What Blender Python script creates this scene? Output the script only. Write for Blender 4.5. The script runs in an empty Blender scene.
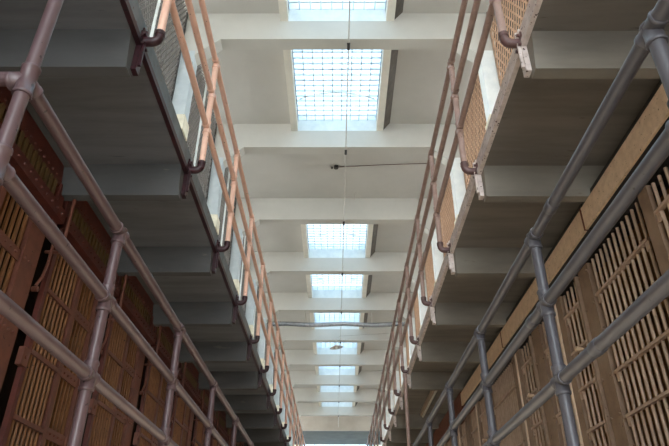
import bpy, math, random
from mathutils import Vector, Matrix
random.seed(7)
C = bpy.context.scene.collection
PI = math.pi
H = 2.3                      # height of the viewer above the ground floor; heights below are measured from the viewer


def lin(c):
    return tuple(((v / 255) / 12.92 if v / 255 <= .04045 else ((v / 255 + .055) / 1.055) ** 2.4) for v in c) + (1,)


# ------------------------------------------------------------------ materials
def paint(name, base, second=None, chip=None, rough=.55, scale=6, chips=.0, bump=.15, metallic=0, stretch=(1, 1, 1), streak=0):
    m = bpy.data.materials.new(name); m.use_nodes = True
    n, l = m.node_tree.nodes, m.node_tree.links
    b = n['Principled BSDF']; b.inputs['Roughness'].default_value = rough; b.inputs['Metallic'].default_value = metallic
    geo = n.new('ShaderNodeNewGeometry')
    mp = n.new('ShaderNodeMapping'); mp.inputs['Scale'].default_value = stretch
    l.new(geo.outputs['Position'], mp.inputs['Vector'])
    nz = n.new('ShaderNodeTexNoise'); nz.inputs['Scale'].default_value = scale; nz.inputs['Detail'].default_value = 6; nz.inputs['Roughness'].default_value = .6
    l.new(mp.outputs['Vector'], nz.inputs['Vector'])
    rmp = n.new('ShaderNodeValToRGB'); rmp.color_ramp.elements[0].position = .38; rmp.color_ramp.elements[1].position = .64
    rmp.color_ramp.elements[0].color = lin(base); rmp.color_ramp.elements[1].color = lin(second or base)
    l.new(nz.outputs['Fac'], rmp.inputs['Fac'])
    out = rmp.outputs['Color']
    if chip:
        n2 = n.new('ShaderNodeTexNoise'); n2.inputs['Scale'].default_value = scale * 3.2; n2.inputs['Detail'].default_value = 3
        l.new(mp.outputs['Vector'], n2.inputs['Vector'])
        r2 = n.new('ShaderNodeValToRGB'); r2.color_ramp.elements[0].position = .70 - chips; r2.color_ramp.elements[1].position = .73 - chips
        l.new(n2.outputs['Fac'], r2.inputs['Fac'])
        mx = n.new('ShaderNodeMix'); mx.data_type = 'RGBA'
        l.new(r2.outputs['Color'], mx.inputs['Factor']); l.new(out, mx.inputs['A']); mx.inputs['B'].default_value = lin(chip)
        out = mx.outputs['Result']
    l.new(out, b.inputs['Base Color'])
    if bump:
        bp = n.new('ShaderNodeBump'); bp.inputs['Strength'].default_value = bump; bp.inputs['Distance'].default_value = .01
        l.new(nz.outputs['Fac'], bp.inputs['Height']); l.new(bp.outputs['Normal'], b.inputs['Normal'])
    return m


M = {}
M['ceiling'] = paint('ceiling paint', (188, 185, 178), (182, 179, 172), None, .8, 1.3, 0, .05)
M['beam'] = paint('roof beam paint', (190, 187, 179), (184, 181, 173), None, .8, 1.5, 0, .05)
M['beam_end'] = paint('end beam paint', (160, 152, 142), (150, 142, 132), None, .8, 1.5, 0, .05)
M['white'] = paint('white gloss paint', (228, 232, 230), (214, 220, 220), None, .5, 5)
M['white_left'] = paint('pale blue column paint', (188, 196, 198), (174, 183, 187), None, .5, 5)
M['cream'] = paint('cream plaster', (226, 218, 196), (206, 198, 176), (150, 140, 120), .8, 8, .02)
M['curb'] = paint('skylight curb paint', (225, 220, 208), (214, 210, 198), None, .6, 5)
M['curb_shade'] = paint('shaded skylight board', (84, 76, 68), (66, 60, 54), None, .8, 7)
M['grate'] = paint('grating paint', (232, 240, 246), (222, 232, 240), None, .5, 9)
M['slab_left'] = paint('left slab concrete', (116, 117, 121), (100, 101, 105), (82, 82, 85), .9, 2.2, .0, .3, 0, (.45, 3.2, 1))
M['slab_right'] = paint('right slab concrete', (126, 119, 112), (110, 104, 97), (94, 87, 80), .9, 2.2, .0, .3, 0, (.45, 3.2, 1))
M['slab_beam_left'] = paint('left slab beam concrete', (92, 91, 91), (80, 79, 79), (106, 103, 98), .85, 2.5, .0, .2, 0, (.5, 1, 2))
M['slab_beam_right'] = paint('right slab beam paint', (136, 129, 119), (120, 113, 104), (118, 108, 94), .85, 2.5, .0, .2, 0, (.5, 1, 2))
M['maroon'] = paint('maroon oxide paint', (56, 20, 28), (42, 15, 21), (26, 14, 18), .45, 14, .06)
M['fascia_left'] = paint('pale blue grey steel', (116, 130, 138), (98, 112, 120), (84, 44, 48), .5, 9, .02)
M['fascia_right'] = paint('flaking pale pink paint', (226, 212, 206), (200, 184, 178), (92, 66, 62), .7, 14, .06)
M['rail_left'] = paint('salmon pipe paint', (244, 198, 176), (238, 188, 166), (112, 66, 62), .32, 13, .01, .03)
M['rail_right'] = paint('dusty brown pipe paint', (174, 144, 134), (156, 126, 116), (100, 66, 60), .36, 13, .02, .03)
M['low_left'] = paint('worn mauve pipe paint', (98, 77, 80), (92, 71, 73), (50, 36, 40), .42, 11, .03, .03)
M['low_right'] = paint('slate grey pipe paint', (90, 88, 94), (84, 82, 89), (62, 60, 66), .42, 11, -.02, .03)
M['elbow_right'] = paint('brown iron paint', (104, 74, 72), (84, 60, 58), (54, 38, 38), .4, 14, .02)
M['screen_left'] = paint('grey expanded metal', (104, 99, 94), (88, 84, 80), None, .6, 9)
M['screen_right'] = paint('tan expanded metal', (182, 146, 118), (166, 130, 102), None, .6, 9)
M['red_plate'] = paint('oxide red steel', (98, 46, 36), (80, 36, 30), (50, 24, 22), .5, 9, .03)
M['stile_left'] = paint('red brown steel', (118, 70, 54), (102, 58, 46), (66, 34, 28), .5, 8, .02)
M['bar_left'] = paint('olive brown bar paint', (140, 94, 56), (122, 78, 46), (60, 36, 26), .5, 11, .02)
M['plate_right'] = paint('cream tan plate paint', (232, 202, 170), (216, 184, 152), (112, 84, 66), .5, 16, .03)
M['bar_right'] = paint('tan bar paint', (196, 168, 146), (178, 150, 128), (98, 74, 58), .45, 11, 0)
M['stile_right'] = paint('taupe steel paint', (150, 124, 102), (136, 110, 90), (98, 74, 58), .5, 8, 0)
M['edge_right'] = paint('pale strip paint', (228, 204, 178), (214, 188, 162), None, .4, 8)
M['rust'] = paint('rusty seam', (120, 66, 42), (100, 52, 34), None, .7, 20)
M['bar_tan'] = paint('olive flat bar paint', (106, 82, 46), (92, 70, 38), (60, 40, 26), .5, 11, .02)
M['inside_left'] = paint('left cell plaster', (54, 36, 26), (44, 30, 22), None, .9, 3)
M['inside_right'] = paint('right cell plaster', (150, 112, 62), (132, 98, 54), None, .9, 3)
M['wall'] = paint('gallery wall paint', (214, 206, 190), (204, 196, 180), None, .85, 2)
M['floor'] = paint('polished concrete floor', (170, 164, 152), (150, 144, 134), None, .35, 2)
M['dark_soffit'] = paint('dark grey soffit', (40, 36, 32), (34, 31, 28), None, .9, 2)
M['end_soffit'] = paint('end soffit paint', (84, 86, 82), (74, 76, 72), None, .9, 2)
M['dark'] = paint('dark fitting and gap shade', (46, 42, 40), (36, 33, 32), None, .5, 9)
M['conduit'] = paint('grey conduit', (186, 180, 172), (174, 168, 160), None, .45, 9)
M['foil'] = paint('silver duct foil', (178, 180, 184), (126, 128, 132), None, .24, 18, 0, .9, .6)
M['lamp'] = paint('cream enamel', (176, 156, 134), (164, 144, 122), None, .4, 6)
M['tube'] = paint('unlit white tube', (220, 218, 208), None, None, .3, 6)
M['knob'] = paint('worn brass knob', (228, 200, 170), (214, 184, 152), None, .35, 20)


def glass():
    m = bpy.data.materials.new('wired glass'); m.use_nodes = True
    n, l = m.node_tree.nodes, m.node_tree.links
    n.clear()
    o = n.new('ShaderNodeOutputMaterial'); t = n.new('ShaderNodeBsdfTransparent'); g = n.new('ShaderNodeBsdfGlossy')
    t.inputs['Color'].default_value = (.52, .60, .66, 1); g.inputs['Roughness'].default_value = .15
    mx = n.new('ShaderNodeMixShader'); mx.inputs[0].default_value = .04
    l.new(t.outputs[0], mx.inputs[1]); l.new(g.outputs[0], mx.inputs[2]); l.new(mx.outputs[0], o.inputs['Surface'])
    return m


M['glass'] = glass()
for q in ('low_left', 'low_right', 'rail_left', 'rail_right'):
    b_ = M[q].node_tree.nodes['Principled BSDF']; b_.inputs['Coat Weight'].default_value = .15; b_.inputs['Coat Roughness'].default_value = .18


# ------------------------------------------------------------------ mesh builder
class MB:
    def __init__(s):
        s.v, s.f, s.sm = [], [], []

    def add(s, vs, fs, smooth=False):
        o = len(s.v); s.v += [tuple(p) for p in vs]
        for f in fs:
            s.f.append(tuple(i + o for i in f)); s.sm.append(smooth)
        return s

    def box(s, x0, x1, y0, y1, z0, z1):
        if x0 > x1: x0, x1 = x1, x0
        return s.add([(x0, y0, z0), (x1, y0, z0), (x1, y1, z0), (x0, y1, z0), (x0, y0, z1), (x1, y0, z1), (x1, y1, z1), (x0, y1, z1)],
                     [(0, 3, 2, 1), (4, 5, 6, 7), (0, 1, 5, 4), (1, 2, 6, 5), (2, 3, 7, 6), (3, 0, 4, 7)])

    def prism(s, poly, y0, y1):                 # poly in (x, z), swept along y
        n = len(poly)
        a = sum(poly[i][0] * poly[(i + 1) % n][1] - poly[(i + 1) % n][0] * poly[i][1] for i in range(n))
        if a < 0: poly = poly[::-1]
        vs = [(x, y0, z) for x, z in poly] + [(x, y1, z) for x, z in poly]
        fs = [tuple(range(n)), tuple(range(2 * n - 1, n - 1, -1))] + [(i, n + i, n + (i + 1) % n, (i + 1) % n) for i in range(n)]
        return s.add(vs, fs)

    def tube(s, pts, r, n=12, cap=True):        # r a number or one radius per point
        pts = [Vector(p) for p in pts]
        rs = r if isinstance(r, (list, tuple)) else [r] * len(pts)
        vs, fs = [], []
        ref = None
        for i, p in enumerate(pts):
            d = (pts[min(i + 1, len(pts) - 1)] - pts[max(i - 1, 0)])
            d.normalize()
            if ref is None:
                ref = Vector((0, 0, 1)) if abs(d.z) < .9 else Vector((1, 0, 0))
            u = ref - d * ref.dot(d); u.normalize(); ref = u
            w = d.cross(u)
            for k in range(n):
                a = 2 * PI * k / n
                vs.append(p + (u * math.cos(a) + w * math.sin(a)) * rs[i])
        for i in range(len(pts) - 1):
            for k in range(n):
                fs.append((i * n + k, i * n + (k + 1) % n, (i + 1) * n + (k + 1) % n, (i + 1) * n + k))
        s.add(vs, fs, True)
        if cap:
            o = len(pts) * n
            s.add(vs[:n], [tuple(range(n - 1, -1, -1))]); s.add(vs[o - n:], [tuple(range(n))])
        return s

    def mesh(s, name, mat, off=(0, 0, 0)):
        me = bpy.data.meshes.new(name)
        me.from_pydata([(x - off[0], y - off[1], z - off[2]) for x, y, z in s.v], [], s.f)
        me.polygons.foreach_set('use_smooth', s.sm); me.materials.append(M[mat]); me.update()
        return me

    def build(s, name, mat, parent=None, off=None):
        """off: the world point that becomes the object's origin (its parent's place when it has one)"""
        base = off
        if base is None:
            base = parent.matrix_basis.translation if parent is not None else (0, 0, 0)
        return put(name, s.mesh(name, mat, base), parent, (0, 0, 0) if parent is not None else base)


def put(name, me, parent=None, loc=(0, 0, 0)):
    o = bpy.data.objects.new(name, me); C.objects.link(o); o.parent = parent; o.location = loc
    return o


def thing(name, label, cat, loc=(0, 0, 0), group=None):
    o = bpy.data.objects.new(name, None); C.objects.link(o); o.empty_display_size = .1
    o.location = loc; o['label'] = label; o['category'] = cat
    if group: o['group'] = group
    return o


def tag(o, label, cat, group=None):
    o['label'] = label; o['category'] = cat
    if group: o['group'] = group
    return o


def struct(o):
    o['kind'] = 'structure'; return o


def sroot(name, loc=(0, 0, 0)):
    o = bpy.data.objects.new(name, None); C.objects.link(o); o.location = loc; o.empty_display_size = .1
    return struct(o)


ORD = ['first', 'second', 'third', 'fourth', 'fifth', 'sixth', 'seventh', 'eighth', 'ninth', 'tenth', 'eleventh', 'twelfth', 'thirteenth', 'fourteenth', 'fifteenth', 'sixteenth', 'seventeenth']
STEP = 1.3394                 # cell pitch: railing posts, slab beams; every second one carries a roof beam
XW = 2.16                     # cell fronts
YN, YF = -6.0, 33.4
Z2, Z3 = -2.54, 0.0           # offset of the second tier from the third
XR = {('left', 2): -1.092, ('left', 3): -1.10, ('right', 2): 1.0, ('right', 3): 1.034}
FACE = {'left': -1.2, 'right': 1.13}
Y0 = {('left', 2): 1.277, ('left', 3): 2.602, ('right', 2): 1.328, ('right', 3): 2.616}
ZE, ZA, ZB, ZC = 2.856, 3.299, 3.692, 4.053


def h(z): return z + H


# ------------------------------------------------------------------ shell of the hall
struct(MB().box(-6.6, 6.6, -7.2, 38.6, -.15, 0).build('floor', 'floor'))
CEIL = 7.78
BEAM0, BSTEP, BT = 6.50, 2.0 * STEP, .22
lights = [-4, -3, -2, -1, 0, 2, 3, 4, 5, 6, 7, 8]         # bays between beam k and k + 1 that hold a skylight
SX = .77
mb = MB()
mb.box(-2.42, -SX, -7.2, 33.5, h(CEIL), h(CEIL) + .25)
mb.box(SX, 2.42, -7.2, 33.5, h(CEIL), h(CEIL) + .25)
for side, q in (('left', -1), ('right', 1)):
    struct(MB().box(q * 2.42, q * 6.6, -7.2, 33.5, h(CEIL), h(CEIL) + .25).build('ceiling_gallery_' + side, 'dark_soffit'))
edges = [-7.2]
for k in lights:
    edges += [BEAM0 + k * BSTEP + BT, BEAM0 + (k + 1) * BSTEP]
edges.append(33.5)
for a, b in zip(edges[::2], edges[1::2]):
    mb.box(-SX, SX, a, b, h(CEIL), h(CEIL) + .25)
struct(mb.build('ceiling', 'ceiling'))
struct(MB().box(-6.6, 6.6, 33.5, 37.2, h(7.03), h(8.03)).build('ceiling_soffit', 'end_soffit'))
struct(MB().box(-6.6, 6.6, 33.36, 33.5, h(7.03), h(8.03)).build('roof_beam_end', 'beam_end'))
# roof beams with a haunch at each end and the columns they land on
for k in range(-4, 10):
    y = BEAM0 + k * BSTEP
    mb = MB()
    mb.prism([(-1.8, h(7.2)), (1.8, h(7.2)), (1.8, h(CEIL)), (-1.8, h(CEIL))], y, y + BT)
    for s in (-1, 1):
        mb.prism([(s * 1.8, h(7.2)), (s * XW, h(6.85)), (s * XW, h(CEIL)), (s * 1.8, h(CEIL))], y, y + BT)
        mb.box(s * XW, s * 2.42, y, y + BT, h(6.95), h(CEIL))
    struct(mb.build('roof_beam', 'beam', None, (0, y, h(7.2))))
    for s in (-1, 1):
        c = struct(MB().box(s * XW, s * (XW + .25), y, y + BT, h(5.4), h(6.95)).build('gallery_column', 'white_left' if s < 0 else 'white', None, (s * XW, y, h(5.4))))
        MB().box(s * (XW - .02), s * (XW + .27), y - .03, y + BT + .03, h(5.4), h(5.66)).build('column_foot', 'cream', c, (s * XW, y, h(5.4)))

# skylights
for i, k in enumerate(lights):
    a, b = BEAM0 + k * BSTEP + BT, BEAM0 + (k + 1) * BSTEP
    w = sroot('window_%d' % (i + 1), (0, a, h(7.87)))
    for s in (-1, 1):
        MB().box(s * SX, s * (SX + .13), a, b, h(7.6), h(CEIL) + .25).build('skylight_curb', 'curb', w)
    mb = MB()
    mb.prism([(SX + .13, h(7.605)), (SX + .27, h(CEIL)), (SX + .25, h(CEIL)), (SX + .13, h(7.63))], a + .02, b - .02)
    mb.build('shade_board', 'curb_shade', w)  # dark colour stands in for the shade outside the right curb
    mb = MB()
    for s in (a, b):                            # white lining boards at the two ends of the shaft
        mb.box(-SX, SX, s - .004 if s == b else s, s if s == b else s + .004, h(7.6), h(CEIL) + .25)
    mb.build('shaft_lining', 'white', w)
    mb = MB()
    n = 9
    for j in range(n + 1):
        x = -SX + 2 * SX * j / n
        mb.box(x - .008, x + .008, a, b, h(7.86), h(7.90))
    ny = 18
    for j in range(ny + 1):
        y = a + (b - a) * j / ny
        mb.box(-SX, SX, y - .012, y + .012, h(7.87), h(7.91))
    mb.build('grating', 'grate', w)
    MB().box(-SX - .1, SX + .1, a - .05, b + .05, h(8.08), h(8.09)).build('skylight_pane', 'glass', w)
    mb = MB()
    pts = []
    for j in range(13):
        t = -1 + 2 * j / 12
        pts.append((t * .72, (a + b) / 2 + .55 + .18 * t * t, h(7.97)))
    mb.tube(pts, .014, 6).build('bent_hoop', 'conduit', w)

# side walls of the big hall, each with a long band of high windows, and the two end walls
for side, s in (('left', -1), ('right', 1)):
    mb = MB()
    mb.box(s * 6.6, s * 6.75, -7.2, 38.6, 0, h(5.35))
    mb.box(s * 6.6, s * 6.75, -7.2, 38.6, h(7.3), h(CEIL) + .25)
    k = -7.2
    while k < 38.6:
        mb.box(s * 6.6, s * 6.75, k, min(k + .35, 38.6), h(5.35), h(7.3)); k += 2.68
    struct(mb.build('wall_' + side, 'wall'))
mb = MB(); mb.box(-6.75, 6.75, -7.35, -7.2, 0, .4); mb.box(-6.75, 6.75, -7.35, -7.2, h(7.5), h(8.03))
for s in (-1, 1): mb.box(s * 2.1, s * 6.75, -7.35, -7.2, .4, h(7.5))
struct(mb.build('wall_near', 'wall'))
mb = MB(); mb.box(-6.75, 6.75, 38.6, 38.75, 0, h(2.0)); mb.box(-6.75, 6.75, 38.6, 38.75, h(7.7), h(8.03))
for s in (-1, 1): mb.box(s * 2.3, s * 6.75, 38.6, 38.75, h(2.0), h(7.7))
struct(mb.build('wall_far', 'wall'))
w = sroot('window_20', (0, 38.62, h(2.0)))
mb = MB()
for i in range(6): mb.box(-2.3 + i * .92 - .02, -2.3 + i * .92 + .02, 38.62, 38.68, h(2), h(7.7))
for i in range(8): mb.box(-2.3, 2.3, 38.62, 38.68, h(2 + i * .8), h(2.04 + i * .8))
mb.build('window_bars', 'conduit', w)
MB().box(-2.3, 2.3, 38.69, 38.70, h(2), h(7.7)).build('window_pane', 'glass', w)

# ------------------------------------------------------------------ walkways and cell blocks
for side, s in (('left', -1), ('right', 1)):
    f = FACE[side]
    # third tier walkway overhead
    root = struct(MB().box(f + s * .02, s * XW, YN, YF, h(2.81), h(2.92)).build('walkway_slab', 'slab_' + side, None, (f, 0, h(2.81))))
    org = (f, 0, h(2.81))
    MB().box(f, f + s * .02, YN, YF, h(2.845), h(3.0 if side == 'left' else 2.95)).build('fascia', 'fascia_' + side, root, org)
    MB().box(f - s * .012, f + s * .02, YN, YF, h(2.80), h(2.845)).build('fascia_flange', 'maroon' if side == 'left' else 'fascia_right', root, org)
    for k in range(-4, 23):
        y = Y0[side, 3] + k * STEP
        xb = s * (XW if side == 'left' else 1.952)
        mb = MB()
        mb.box(f - s * .012, f + s * .02, y - .03, y + .03, h(2.60), h(2.95))
        mb.box(f - s * .03, f - s * .012, y - .02, y - .005, h(2.64), h(2.93))
        mb.build('bracket', 'maroon' if side == 'left' else 'fascia_right', root, org)
        xa = f + s * .02
        if side == 'right' and k == 6: continue
        vs = [(q, y + dy, h(z)) for q in (xa, xb) for dy, z in ((-.14, 2.81), (-.085, 2.56), (.0, 2.56), (.03, 2.81))]
        fs = [(0, 1, 2, 3), (7, 6, 5, 4), (0, 4, 5, 1), (1, 5, 6, 2), (2, 6, 7, 3), (3, 7, 4, 0)]
        if s < 0: fs = [p[::-1] for p in fs]
        mb = MB().add(vs, fs)
        if s > 0:
            vs = [(q, y + dy, h(z)) for q in (1.952, XW) for dy, z in ((-.14, 2.81), (-.098, 2.626), (.007, 2.626), (.03, 2.81))]
            mb.add(vs, fs)
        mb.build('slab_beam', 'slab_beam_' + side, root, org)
    # second tier walkway below the view
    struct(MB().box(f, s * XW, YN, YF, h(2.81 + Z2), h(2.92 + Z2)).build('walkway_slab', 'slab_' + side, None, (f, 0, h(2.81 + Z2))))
    # pale plaster of the third and first tier cell fronts, cell roof, cell backs
    struct(MB().box(s * XW, s * (XW + .1), YN, YF, h(2.95), h(5.3)).build('wall_%s_third_tier' % side, 'wall'))
    struct(MB().box(s * XW, s * (XW + .1), YN, YF, 0, h(2.81 + Z2)).build('wall_%s_first_tier' % side, 'wall'))
    struct(MB().box(s * XW, s * 4.3, YN, YF, h(5.3), h(5.4)).build('roof_slab', 'wall', None, (s * XW, 0, h(5.3))))
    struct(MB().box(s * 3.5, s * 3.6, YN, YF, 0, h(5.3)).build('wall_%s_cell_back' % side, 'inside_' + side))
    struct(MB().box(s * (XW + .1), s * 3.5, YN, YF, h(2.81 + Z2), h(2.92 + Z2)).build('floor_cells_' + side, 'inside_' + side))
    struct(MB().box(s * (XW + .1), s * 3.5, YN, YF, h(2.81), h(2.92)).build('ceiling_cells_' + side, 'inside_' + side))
struct(MB().box(-2.128, -2.05, YN, YF, h(2.785), h(2.81)).build('trim_left', 'slab_beam_left'))

# ------------------------------------------------------------------ expanded metal screens over the cell roofs
def screen_mesh(name, mat, L, Hh, p, t):
    mb = MB(); sl = 1.7
    def wire(y0, z0, y1, z1, x):
        d = Vector((0, y1 - y0, z1 - z0))
        if d.length < .02: return
        d.normalize(); nn = Vector((0, -d.z, d.y)) * t
        vs = []
        for (yy, zz) in ((y0, z0), (y1, z1)):
            for a, b in ((-1, -1), (1, -1), (1, 1), (-1, 1)):
                vs.append((x + a * .005, yy + nn.y * b, zz + nn.z * b))
        mb.add(vs, [(0, 1, 5, 4), (1, 2, 6, 5), (2, 3, 7, 6), (3, 0, 4, 7)])
    for sgn in (1, -1):
        y = -Hh / sl if sgn > 0 else 0
        end = L if sgn > 0 else L + Hh / sl
        while y < end:
            # z = (yy - y) * sl * sgn
            ya, yb = (max(y, 0), min(y + Hh / sl, L)) if sgn > 0 else (max(y - Hh / sl, 0), min(y, L))
            if yb > ya:
                wire(ya, (ya - y) * sl * sgn, yb, (yb - y) * sl * sgn, .004 * sgn)
            y += p
    return mb.mesh(name, mat)


for side, s in (('left', -1), ('right', 1)):
    L, Hh = BSTEP - BT, CEIL - 5.4
    me = screen_mesh('expanded_metal', 'screen_' + side, L, Hh - .01, *((.085, .009) if side == 'left' else (.12, .0125)))
    fr = MB()
    for y in (0, L - .03): fr.box(-.015, .015, y, y + .03, 0, Hh)
    fr.box(-.015, .015, .03, L - .03, 0, .03)
    fme = fr.mesh('screen_frame', 'dark' if side == 'left' else 'stile_right')
    st = MB().box(.03, .06, L / 2 - .014, L / 2 + .014, .03, Hh).mesh('stanchion', 'white')
    for k in range(-2, 9):
        y = BEAM0 + k * BSTEP + BT
        tone = 'grey' if side == 'left' else 'tan'
        t = thing('mesh_screen', '%s expanded metal screen above the %s third tier railing, %s bay along' % (tone, 'salmon' if side == 'left' else 'brown', ORD[k + 2]),
                  'screen', (s * (XW + .22), y, h(5.4)), '%s mesh screens over the cell roofs' % tone)
        put('expanded_metal', me, t); put('screen_frame', fme, t); 
        if side == 'left': put('stanchion', st, t)

# ------------------------------------------------------------------ pipe railings
def coupling_mesh(name, mat, r, top):
    mb = MB()
    def sleeve(a, b):
        a, b = Vector(a), Vector(b); d = b - a
        ts = [(0, 1.16), (.03, 1.24), (.11, 1.24), (.15, 1.13), (.85, 1.13), (.89, 1.24), (.97, 1.24), (1, 1.16)]
        mb.tube([a + d * t for t, _ in ts], [r * q for _, q in ts], 14)
    sleeve((0, -.056, 0), (0, .056, 0))
    sleeve((0, 0, -.066), (0, 0, .02 if top else .066))
    return mb.mesh(name, mat)


def railing(side, tier, name, label, ks, rail_mat, post_mat, fit_mat, elbow_mat, y_start=None):
    s = -1 if side == 'left' else 1
    dz = Z2 if tier == 2 else Z3
    x = XR[side, tier]; f = FACE[side]; yy0 = Y0[side, tier]
    ra, rp = (.0275, .0258) if tier == 2 else (.0255, .0255)
    ya = yy0 + ks[0] * STEP if y_start is None else y_start
    yb = yy0 + ks[-1] * STEP
    t = thing(name, label, 'railing', (x, ya, h(ZE + dz)))
    zs = (1.512, 1.151, .781) if tier == 2 else (ZC, ZB, ZA)
    for z in zs:
        MB().tube([(x, ya, h(z)), (x, yb, h(z))], ra, 16).build('rail', rail_mat, t)
    post = MB().tube([(0, 0, .08), (0, 0, zs[0] - ZE - dz)], rp, 14).mesh('post', post_mat)
    top = coupling_mesh('pipe_coupling', fit_mat, ra, True)
    cross = coupling_mesh('pipe_coupling', fit_mat, ra, False)
    e = MB()
    pts = [((f - x), 0, 0), (s * .043, 0, 0)]
    R = .042
    for j in range(1, 7):
        a = PI / 2 * j / 6
        pts.append((s * (R - R * math.sin(a)), 0, R - R * math.cos(a)))
    pts.append((0, 0, R + .03))
    e.tube(pts, rp * 1.14, 14)
    e.tube([(0, 0, R + .01), (0, 0, R + .04)], rp * 1.28, 14)
    e.box((f - x) - s * .012, (f - x), -.045, .045, -.055, .055)
    for by in (-.03, .03):
        e.tube([((f - x) - s * .012, by, -.038), ((f - x) - s * .028, by, -.038)], .011, 6)
        e.tube([((f - x) - s * .012, by, .038), ((f - x) - s * .028, by, .038)], .011, 6)
    em = e.mesh('elbow', elbow_mat)
    for k in ks:
        y = yy0 + k * STEP
        if y_start is not None and y < y_start: continue
        p = put('post', post, t, (0, y - ya, 0))
        put('elbow', em, p)
        for i, z in enumerate(zs):
            put('pipe_coupling', top if i == 0 else cross, t, (0, y - ya, z - ZE - dz))
    return t, ra, rp, zs


railing('left', 3, 'pipe_railing', 'salmon pipe railing along the edge of the left overhead walkway', range(-3, 23), 'rail_left', 'rail_left', 'rail_left', 'maroon')
t3, _, _, _ = railing('right', 3, 'pipe_railing', 'dusty brown pipe railing along the edge of the right overhead walkway', range(-3, 23), 'rail_right', 'rail_right', 'rail_right', 'elbow_right')
xs = XR['right', 3]; yp = Y0['right', 3] + 5 * STEP
tag(MB().tube([(xs + .03, yp, h(2.92 + Z2)), (xs + .03, yp, h(ZE - .05))], .026, 12).tube([(xs + .03, yp, h(ZE - .09)), (xs + .03, yp, h(ZE - .03))], .034, 12)
        .box(xs + .04, FACE['right'] - .04, yp - .045, yp - .035, h(ZE - .08), h(ZE - .05)).build('support_post', 'rail_right', None, (xs, yp, h(2.92 + Z2))),
    'tall thin brown pipe post below the right overhead walkway edge', 'post')
railing('right', 2, 'pipe_railing', 'slate grey pipe railing in front of the tan cell bars', range(-3, 16), 'low_right', 'low_right', 'low_right', 'elbow_right')
inl = MB().tube([(0, -.035, 0), (0, -.03, 0), (0, .03, 0), (0, .035, 0)], [.028, .0315, .0315, .028], 16).mesh('inline_coupling', 'low_right')
tr = [o for o in C.objects if o.name == 'pipe_railing.002'][0]
for y, z in ((2.37, 1.512), (2.90, 1.151), (2.23, .781)):
    put('inline_coupling', inl, tr, (0, y - tr.location.y, h(z) - tr.location.z))
ys = 1.557
t2, ra, rp, zs = railing('left', 2, 'pipe_railing', 'worn mauve pipe railing in front of the dark red cell bars', range(0, 16), 'low_left', 'low_left', 'low_left', 'maroon', ys)
x = XR['left', 2]
MB().tube([(x, ys, h(2.92 + Z2)), (x, ys, h(2.83))], rp, 16).build('corner_post', 'low_left', t2)
MB().tube([(x, ys, h(zs[0] + .012)), (-XW, ys, h(zs[0] + .012))], rp, 16).build('return_rail', 'low_left', t2)
mb = MB(); ts = [(0, 1.13), (.80, 1.13), (.82, 1.22), (.97, 1.22), (1, 1.14)]
for d in ((0, 0, .066), (0, 0, -.066), (0, .06, 0), (-.06, 0, 0)):
    mb.tube([Vector(d) * t for t, _ in ts], [ra * q for _, q in ts], 16)
cm = mb.mesh('corner_coupling', 'low_left')
for z in zs: put('corner_coupling', cm, t2, (0, 0, z - ZE - Z2))

# ------------------------------------------------------------------ cell fronts, right side
ZLO, ZHI = .40, 2.36
def bars(parent, ys, x, z0, z1, r, mat, org, flat=0):
    me = (MB().tube([(0, 0, 0), (0, 0, z1 - z0)], r, 10) if not flat else MB().box(-.008, .008, -flat, flat, 0, z1 - z0)).mesh('bar', mat)
    for y in ys:
        put('bar', me, parent, (x - org[0], y - org[1], h(z0) - org[2]))


def spread(a, b, p):
    n = max(1, round((b - a) / p)); return [a + (b - a) * i / n for i in range(n + 1)]


def crossbars(parent, a, b, x, zs, mat, org, hgt=.022, dep=.018):
    for z in zs:
        mb = MB().box(x - dep, x + dep, a, b, h(z) - hgt / 2, h(z) + hgt / 2)
        if mat == 'bar_right':
            for q in (a + .004, b - .054): mb.box(x - dep + .012, x - dep + .022, q, q + .05, h(z) - .075, h(z) - hgt / 2)
        mb.build('crossbar', mat, parent, org)


ncount = {'panel': 0, 'door': 0}
def r_panel(a, b):
    i = ncount['panel']; ncount['panel'] += 1
    org = (XW, a, h(ZLO))
    t = thing('cell_bar_panel', 'fixed panel of tan round bars behind the slate railing, %s panel along' % ORD[i], 'cell bars', org, 'fixed tan bar panels')
    bars(t, spread(a + .04, b - .04, .083), XW, ZLO, ZHI, .0125, 'bar_right', org)
    crossbars(t, a, b, XW - .012, (2.045, 1.73, 1.40, 1.067, .72), 'bar_right', org)
def r_door(a, b, edge):
    i = ncount['door']; ncount['door'] += 1
    org = (XW, a, h(ZLO))
    t = thing('cell_door', 'tan barred cell door behind the slate railing, %s door along' % ORD[i], 'cell door', org, 'tan barred cell doors')
    bars(t, spread(a + .05, b - .05, .088), XW - .03, ZLO, ZHI - .04, .0125, 'bar_right', org)
    crossbars(t, a, b, XW - .042, (2.11, 1.765, 1.44, 1.10, .76), 'bar_right', org)
    MB().box(XW - .055, XW - .02, a - .035, a, h(ZLO), h(ZHI - .02)).build('door_stile', 'stile_right', t, org)
    MB().box(XW - .055, XW - .02, b, b + .13, h(ZLO), h(ZHI - .02)).build('lock_stile', 'stile_right', t, org)
    if edge: MB().box(XW - .07, XW - .04, b + .135, b + .165, h(ZLO), h(ZHI - .02)).build('edge_strip', 'edge_right', t, org)
    kb = MB(); kz = 1.72
    kb.tube([(XW - .06, a + .1, h(kz)), (XW - .10, a + .1, h(kz)), (XW - .12, a + .1, h(kz)), (XW - .13, a + .1, h(kz))], [.012, .02, .026, .012], 10)
    kb.build('knob', 'knob', t, org)
def r_stile(a, b):
    o = MB().box(XW - .03, XW + .03, a, b, h(ZLO), h(ZHI))
    for z in (2.3, 2.0, 1.7, 1.4, 1.1, .8):
        for y in (a + .025, b - .025):
            o.tube([(XW - .03, y, h(z)), (XW - .042, y, h(z))], .012, 6)
    return o


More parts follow.
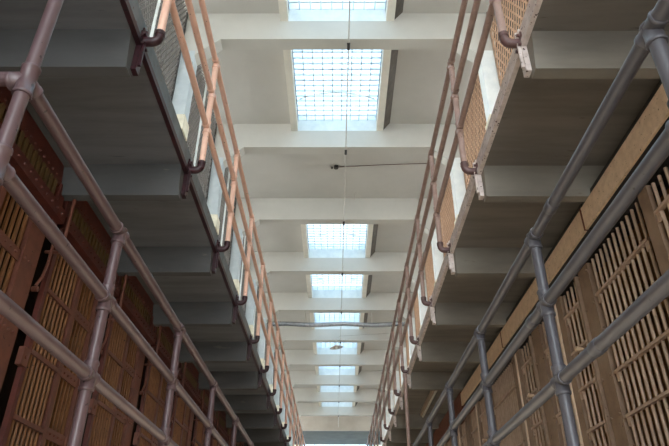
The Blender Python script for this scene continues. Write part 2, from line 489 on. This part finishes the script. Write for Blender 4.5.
R_LAY = [('P', 1.55, 2.50), ('D', 2.86, 3.40), ('S', 2.55, 2.80), ('P', 3.62, 4.57), ('S', 4.60, 4.81), ('D', 4.86, 5.25), ('P', 5.46, 6.0), ('S', 6.02, 6.29),
         ('D', 6.34, 6.74), ('S', 6.92, 7.16), ('P', 7.20, 8.36)]
yy = 8.40
for i in range(4):
    R_LAY += [('S', yy, yy + .22), ('D', yy + .27, yy + .68), ('P', yy + .90, yy + 1.50)]; yy += 1.52
ns = 0
for kd, a, b in R_LAY:
    if kd == 'P': r_panel(a, b)
    elif kd == 'D': r_door(a, b, a > 4)
    else:
        tag(r_stile(a, b).build('cell_front_post', 'stile_right', None, (XW, a, h(ZLO))), 'flat taupe steel upright between tan cell bars, %s along' % ORD[ns], 'steel upright', 'taupe uprights between the tan cells'); ns += 1
for i, (a, b) in enumerate(((-1.40, 1.29), (1.31, 4.05), (4.07, 6.77), (6.79, 9.47))):
    org = (1.935, a, h(2.37))
    t = MB().box(1.935, 1.955, a, b, h(2.368), h(2.56)).build('header_plate', 'plate_right', None, org)
    tag(t, 'cream painted steel plate above the tan cell bars, %s plate along' % ORD[i], 'steel plate', 'cream plates over the tan cells')
    MB().box(1.930, 1.955, b + .001, b + .019, h(2.368), h(2.56)).build('seam_strip', 'rust', t, org)
    MB().box(1.955, 2.19, a, b, h(2.385), h(2.62)).build('housing', 'dark', t, org)  # dark box paints in the shade above and below the plate
# dark strip standing in for shade over the bars; closing strip beyond
struct(MB().box(2.20, 2.28, YN, YF, h(2.34), h(2.81)).build('trim_right_shade', 'dark'))
struct(MB().box(1.96, 2.19, 9.6, YF, h(2.37), h(2.62)).build('trim_right_far', 'rust'))
struct(MB().box(2.14, 2.3, 14.5, YF, h(ZLO), h(2.335)).build('wall_right_second_tier', 'stile_right'))
struct(MB().box(2.14, 2.3, YN, 1.5, h(ZLO), h(2.335)).build('wall_right_second_tier_near', 'stile_right'))

# ------------------------------------------------------------------ cell fronts, left side
XL = -XW
def rivets(mb, x, ys, z, r=.011):
    for y in ys:
        mb.tube([(x, y, h(z)), (x + .008, y, h(z)), (x + .012, y, h(z))], [r, r * .8, r * .3], 7)


cnt = 0
for j in range(-1, 9):
    s0 = 3.60 + j * 1.339
    o1 = ORD[j + 1]
    # upright
    org = (XL, s0, h(ZLO))
    mb = MB().box(XL - .02, XL + .03, s0, s0 + .21, h(ZLO), h(2.31))
    for z in (1.9, 1.41, .93): rivets(mb, XL + .03, (s0 + .03, s0 + .09, s0 + .15), z)
    tag(mb.build('cell_front_post', 'stile_left', None, org), 'flat red brown upright between dark cell bars, %s along' % o1, 'steel upright', 'red brown uprights between the dark cells')
    # bent lever rod beside the upright
    tag(MB().tube([(XL + .05, s0 + .232, h(1.78)), (XL + .07, s0 + .25, h(1.86)), (XL + .07, s0 + .275, h(1.98)), (XL + .05, s0 + .31, h(2.12)), (XL + .05, s0 + .31, h(2.27))], .011, 8)
        .tube([(XL + .03, s0 + .238, h(1.76)), (XL + .07, s0 + .238, h(1.76))], .02, 10)
        .build('lever_rod', 'stile_left', None, org), 'bent red brown rod beside a dark steel upright, %s along' % o1, 'rod', 'bent rods of the dark cells')
    # door
    a, b = s0 + .40, s0 + .86
    org = (XL, a, h(ZLO))
    t = thing('cell_door', 'dark brown barred cell door behind the mauve railing, %s door along' % o1, 'cell door', org, 'dark barred cell doors')
    bars(t, spread(a + .05, b - .04, .064), XL + .035, ZLO, 2.29, .0125, 'bar_left', org)
    crossbars(t, a, b, XL + .04, (1.83, 1.37, .93), 'stile_left', org, .03, .02)
    MB().box(XL + .02, XL + .055, a - .05, a, h(ZLO), h(2.29)).build('door_stile', 'red_plate', t, org)
    MB().box(XL + .02, XL + .055, b, b + .06, h(ZLO), h(2.29)).build('lock_stile', 'stile_left', t, org)
    lk = MB().box(XL + .03, XL + .07, a - .12, a - .03, h(1.24), h(1.36)); lk.tube([(XL + .07, a - .075, h(1.30)), (XL + .08, a - .075, h(1.30))], .016, 8)
    lk.build('lock_box', 'stile_left', t, org)
    # fixed panel
    a, b = s0 + .93, s0 + 1.33
    org = (XL, a, h(ZLO))
    t = thing('cell_bar_panel', 'fixed panel of olive brown flat bars behind the mauve railing, %s panel along' % o1, 'cell bars', org, 'fixed dark bar panels')
    bars(t, spread(a + .03, b - .03, .067), XL, ZLO, 2.31, 0, 'bar_left', org, .013)
    for z in (1.89, 1.41, .95):
        mb = MB().box(XL + .009, XL + .02, a, b, h(z - .04), h(z + .04))
        rivets(mb, XL + .02, [a + .05 + .07 * q for q in range(5)], z)
        mb.build('riveted_strap', 'stile_left', t, org)
    # transom with short bars, door rail, header plate (one bay between slab beams)
    a = Y0['left', 3] + j * STEP + .03; b = a + STEP - .06
    if j < 0: pass
    org = (XL, a, h(2.3))
    t = thing('transom', 'dark red steel plate over short olive bars under the walkway, %s bay along' % o1, 'transom', org, 'dark red transoms of the left cells')
    mb = MB().box(XL + .0, XL + .025, a, b, h(2.62), h(2.805)); rivets(mb, XL + .025, [a + .05 + .075 * q for q in range(17) if a + .05 + .075 * q < b], 2.665)
    mb.build('header_plate', 'red_plate', t, org)
    bars(t, spread(a + .14, b - .16, .07), XL + .02, 2.43, 2.63, 0, 'bar_tan', org, .02)
    MB().box(XL, XL + .04, b - .09, b, h(2.31), h(2.64)).build('end_plate', 'red_plate', t, org)
    MB().box(XL, XL + .04, a, a + .06, h(2.31), h(2.64)).build('end_plate', 'red_plate', t, org)
    mb = MB().box(XL, XL + .09, a, b, h(2.33), h(2.43)); rivets(mb, XL + .09, [a + .04 + .09 * q for q in range(15) if a + .04 + .09 * q < b], 2.38)
    mb.build('door_track', 'red_plate', t, org)
    tag(MB().tube([(XL + .115, a - .045, h(2.08)), (XL + .115, a - .045, h(2.563))], .014, 10).tube([(XL, a - .045, h(2.1)), (XL + .115, a - .045, h(2.1))], .014, 8).build('vertical_pipe', 'stile_left', None, org),
        'short red brown pipe beside a dark red transom end, %s along' % o1, 'pipe', 'short pipes of the left cells')
struct(MB().box(-2.3, -2.17, 14.9, YF, h(ZLO), h(2.78)).build('wall_left_second_tier', 'red_plate'))
struct(MB().box(-2.3, -2.17, YN, 2.2, h(ZLO), h(2.78)).build('wall_left_second_tier_near', 'red_plate'))
struct(MB().box(-2.3, -2.17, 2.2, 14.9, h(2.70), h(2.81)).build('trim_left_header', 'red_plate'))

# ------------------------------------------------------------------ fittings under the roof
org = (.2, 0, h(7.18))
t = thing('ceiling_conduit', 'long thin conduit running along under the roof beams past the skylights', 'conduit', org)
MB().tube([(.225, -5, h(7.185)), (.07, 33.3, h(7.185))], .011, 8).build('conduit_tube', 'conduit', t, org)
cl = MB().box(-.02, .02, -.035, .035, -.02, .02).tube([(-.0, -.06, -.01), (0, .06, -.01)], .025, 8).mesh('clamp', 'dark')
for k in range(-4, 10):
    y = BEAM0 + k * BSTEP + .12
    put('clamp', cl, t, (.225 - (y + 5) * .155 / 38.3 - .2, y, .0))
org = (-.02, 10.58, h(CEIL))
t = thing('wire_run', 'thin dark wire with a junction box across the plain ceiling bay', 'wire', org)
MB().tube([(-.02, 10.58, h(CEIL) - .03), (1.0, 10.5, h(CEIL) - .025), (2.1, 10.45, h(CEIL) - .02)], .008, 6).build('wire', 'elbow_right', t, org)
MB().tube([(-.02, 10.58, h(CEIL)), (-.02, 10.58, h(CEIL) - .06)], .05, 10).box(-.13, -.09, 10.6, 10.66, h(CEIL) - .02, h(CEIL)).build('junction_box', 'dark', t, org)
tag(MB().tube([(.42, 11.6, h(CEIL) - .01), (.40, 11.88, h(7.72)), (.25, 11.89, h(7.38)), (.18, 11.9, h(7.18))], .009, 6).build('diagonal_cable', 'conduit', None, (.42, 11.6, h(CEIL))),
    'thin cable slanting down the beam face to the conduit', 'cable')
org = (0, 17.9, h(7.0))
t = thing('spiral_duct', 'silver spiral duct crossing the corridor under the roof beams', 'duct', org)
pts, rs = [], []
n = 130
for i in range(n + 1):
    pts.append((-2.14 + 4.28 * i / n, 17.9, h(7.0) + .02 * math.sin(i * .11))); rs.append(.070 + (.006 if i % 2 else -.003))
MB().tube(pts, rs, 14).build('duct_tube', 'foil', t, org)
for x in (-1.0, 1.1): MB().box(x - .01, x + .01, 17.89, 17.91, h(7.05), h(CEIL)).build('hanger', 'conduit', t, org)
org = (-.02, 19.8, h(6.9))
t = thing('pendant_lamp', 'cream pendant lamp with a shallow tilted shade hanging below a beam', 'lamp', org)
prof = [(.03, .10), (.05, .085), (.12, .06), (.21, .02), (.235, 0), (.225, -.008), (.12, .03), (.05, .045)]
mb = MB(); n = 24
vs = [(r * math.cos(2 * PI * i / n), r * math.sin(2 * PI * i / n), z) for r, z in prof for i in range(n)]
fs = [(j * n + i, j * n + (i + 1) % n, (j + 1) * n + (i + 1) % n, (j + 1) * n + i) for j in range(len(prof) - 1) for i in range(n)]
R = Matrix.Rotation(-.16, 4, 'Y') @ Matrix.Rotation(.12, 4, 'X')
mb.add([tuple(R @ Vector(v) + Vector(org)) for v in vs], fs, True)
mb.build('lamp_shade', 'lamp', t, org)
mb = MB()
for v in range(9): pass
mb.tube([Vector(org) + R @ Vector((0, 0, z)) for z in (.09, .05, .01, -.03, -.05)], [.02, .03, .045, .035, .008], 12); mb.build('bulb', 'tube', t, org)
MB().tube([(-.02, 19.8, h(6.99)), (-.04, 19.8, h(7.12)), (-.01, 19.8, h(7.24)), (.06, 19.8, h(7.30)), (.16, 19.8, h(7.33)), (2.15, 19.8, h(7.45))], .012, 8).build('lamp_arm', 'conduit', t, org)
org = (1.63, 9.8, h(2.72))
t = thing('tube_light', 'pale unlit tube light fixed under the right walkway', 'light fixture', org)
MB().prism([(1.585, h(2.81)), (1.675, h(2.81)), (1.665, h(2.74)), (1.595, h(2.74))], 9.75, 11.75).build('housing', 'lamp', t, org)
MB().tube([(1.63, 9.8, h(2.72)), (1.63, 11.7, h(2.72))], .018, 10).build('tube', 'tube', t, org)

# ------------------------------------------------------------------ daylight and added ground fill
def area(name, loc, rot, sx, sy, power, col):
    d = bpy.data.lights.new(name, 'AREA'); d.shape = 'RECTANGLE'; d.size = sx; d.size_y = sy; d.energy = power; d.color = col
    o = bpy.data.objects.new(name, d); C.objects.link(o); o.location = loc; o.rotation_euler = rot
    return o


LEFT_W, RIGHT_W, NEAR_W, GROUND_W, SKY = 2150, 600, 6, 570, 7.5
area('daylight_left_windows', (-6.9, 15.7, h(6.33)), (PI / 2, 0, -PI / 2), 45, 1.9, LEFT_W, (1, .97, .92))
area('daylight_right_windows', (6.9, 15.7, h(6.33)), (PI / 2, 0, PI / 2), 45, 1.9, RIGHT_W, (1, .97, .92))
area('daylight_near_window', (0, -7.4, 5.1), (PI / 2, 0, 0), 4.1, 9.3, NEAR_W, (.95, .97, 1))
for s in (-1, 1):            # unseen fill lights added under the second tier walkways for floor bounce
    area('ground_bounce_fill', (s * 1.6, 13.5, h(.22)), (0, 0, 0), .8, 40, GROUND_W, (1, .96, .89))
for k in lights:
    d = bpy.data.lights.new('skylight_portal', 'AREA'); d.shape = 'RECTANGLE'; d.size = 2 * SX + .2; d.size_y = BSTEP - BT + .1; d.cycles.is_portal = True
    o = bpy.data.objects.new('skylight_portal', d); C.objects.link(o); o.location = (0, BEAM0 + k * BSTEP + BT + (BSTEP - BT) / 2, h(8.12))

wd = bpy.data.worlds.new('sky'); bpy.context.scene.world = wd; wd.use_nodes = True
n, l = wd.node_tree.nodes, wd.node_tree.links
bg = n['Background']; bg.inputs['Strength'].default_value = SKY
tc = n.new('ShaderNodeTexCoord'); nz = n.new('ShaderNodeTexNoise'); nz.inputs['Scale'].default_value = 3.5; nz.inputs['Detail'].default_value = 4
l.new(tc.outputs['Generated'], nz.inputs['Vector'])
rp_ = n.new('ShaderNodeValToRGB'); rp_.color_ramp.elements[0].position = .40; rp_.color_ramp.elements[1].position = .58
rp_.color_ramp.elements[0].color = (.76, .92, 1.0, 1); rp_.color_ramp.elements[1].color = (1.05, 1.12, 1.15, 1)
l.new(nz.outputs['Fac'], rp_.inputs['Fac']); l.new(rp_.outputs['Color'], bg.inputs['Color'])

# ------------------------------------------------------------------ camera
F = 601.86; pit = .53969; yaw = -.0049048; rol = -.00322747
right = Vector((math.cos(yaw), -math.sin(yaw), 0)); fl = Vector((math.sin(yaw), math.cos(yaw), 0))
fwd = fl * math.cos(pit) + Vector((0, 0, math.sin(pit))); up = fl * -math.sin(pit) + Vector((0, 0, math.cos(pit)))
r2 = right * math.cos(rol) - up * math.sin(rol); u2 = right * math.sin(rol) + up * math.cos(rol)
cd = bpy.data.cameras.new('camera'); cd.sensor_fit = 'HORIZONTAL'; cd.sensor_width = 36; cd.lens = F / 669 * 36; cd.clip_start = .02; cd.clip_end = 200
cam = bpy.data.objects.new('camera', cd); C.objects.link(cam)
mw = Matrix((r2, u2, -fwd)).transposed().to_4x4(); mw.translation = Vector((0, 0, H))
cam.matrix_world = mw
sc = bpy.context.scene
sc.camera = cam
sc.view_settings.view_transform = 'Standard'; sc.view_settings.look = 'None'; sc.view_settings.gamma = 1; sc.view_settings.use_curve_mapping = False
sc.view_settings.exposure = 0.25
sc.cycles.max_bounces = 10; sc.cycles.diffuse_bounces = 6; sc.cycles.transparent_max_bounces = 12
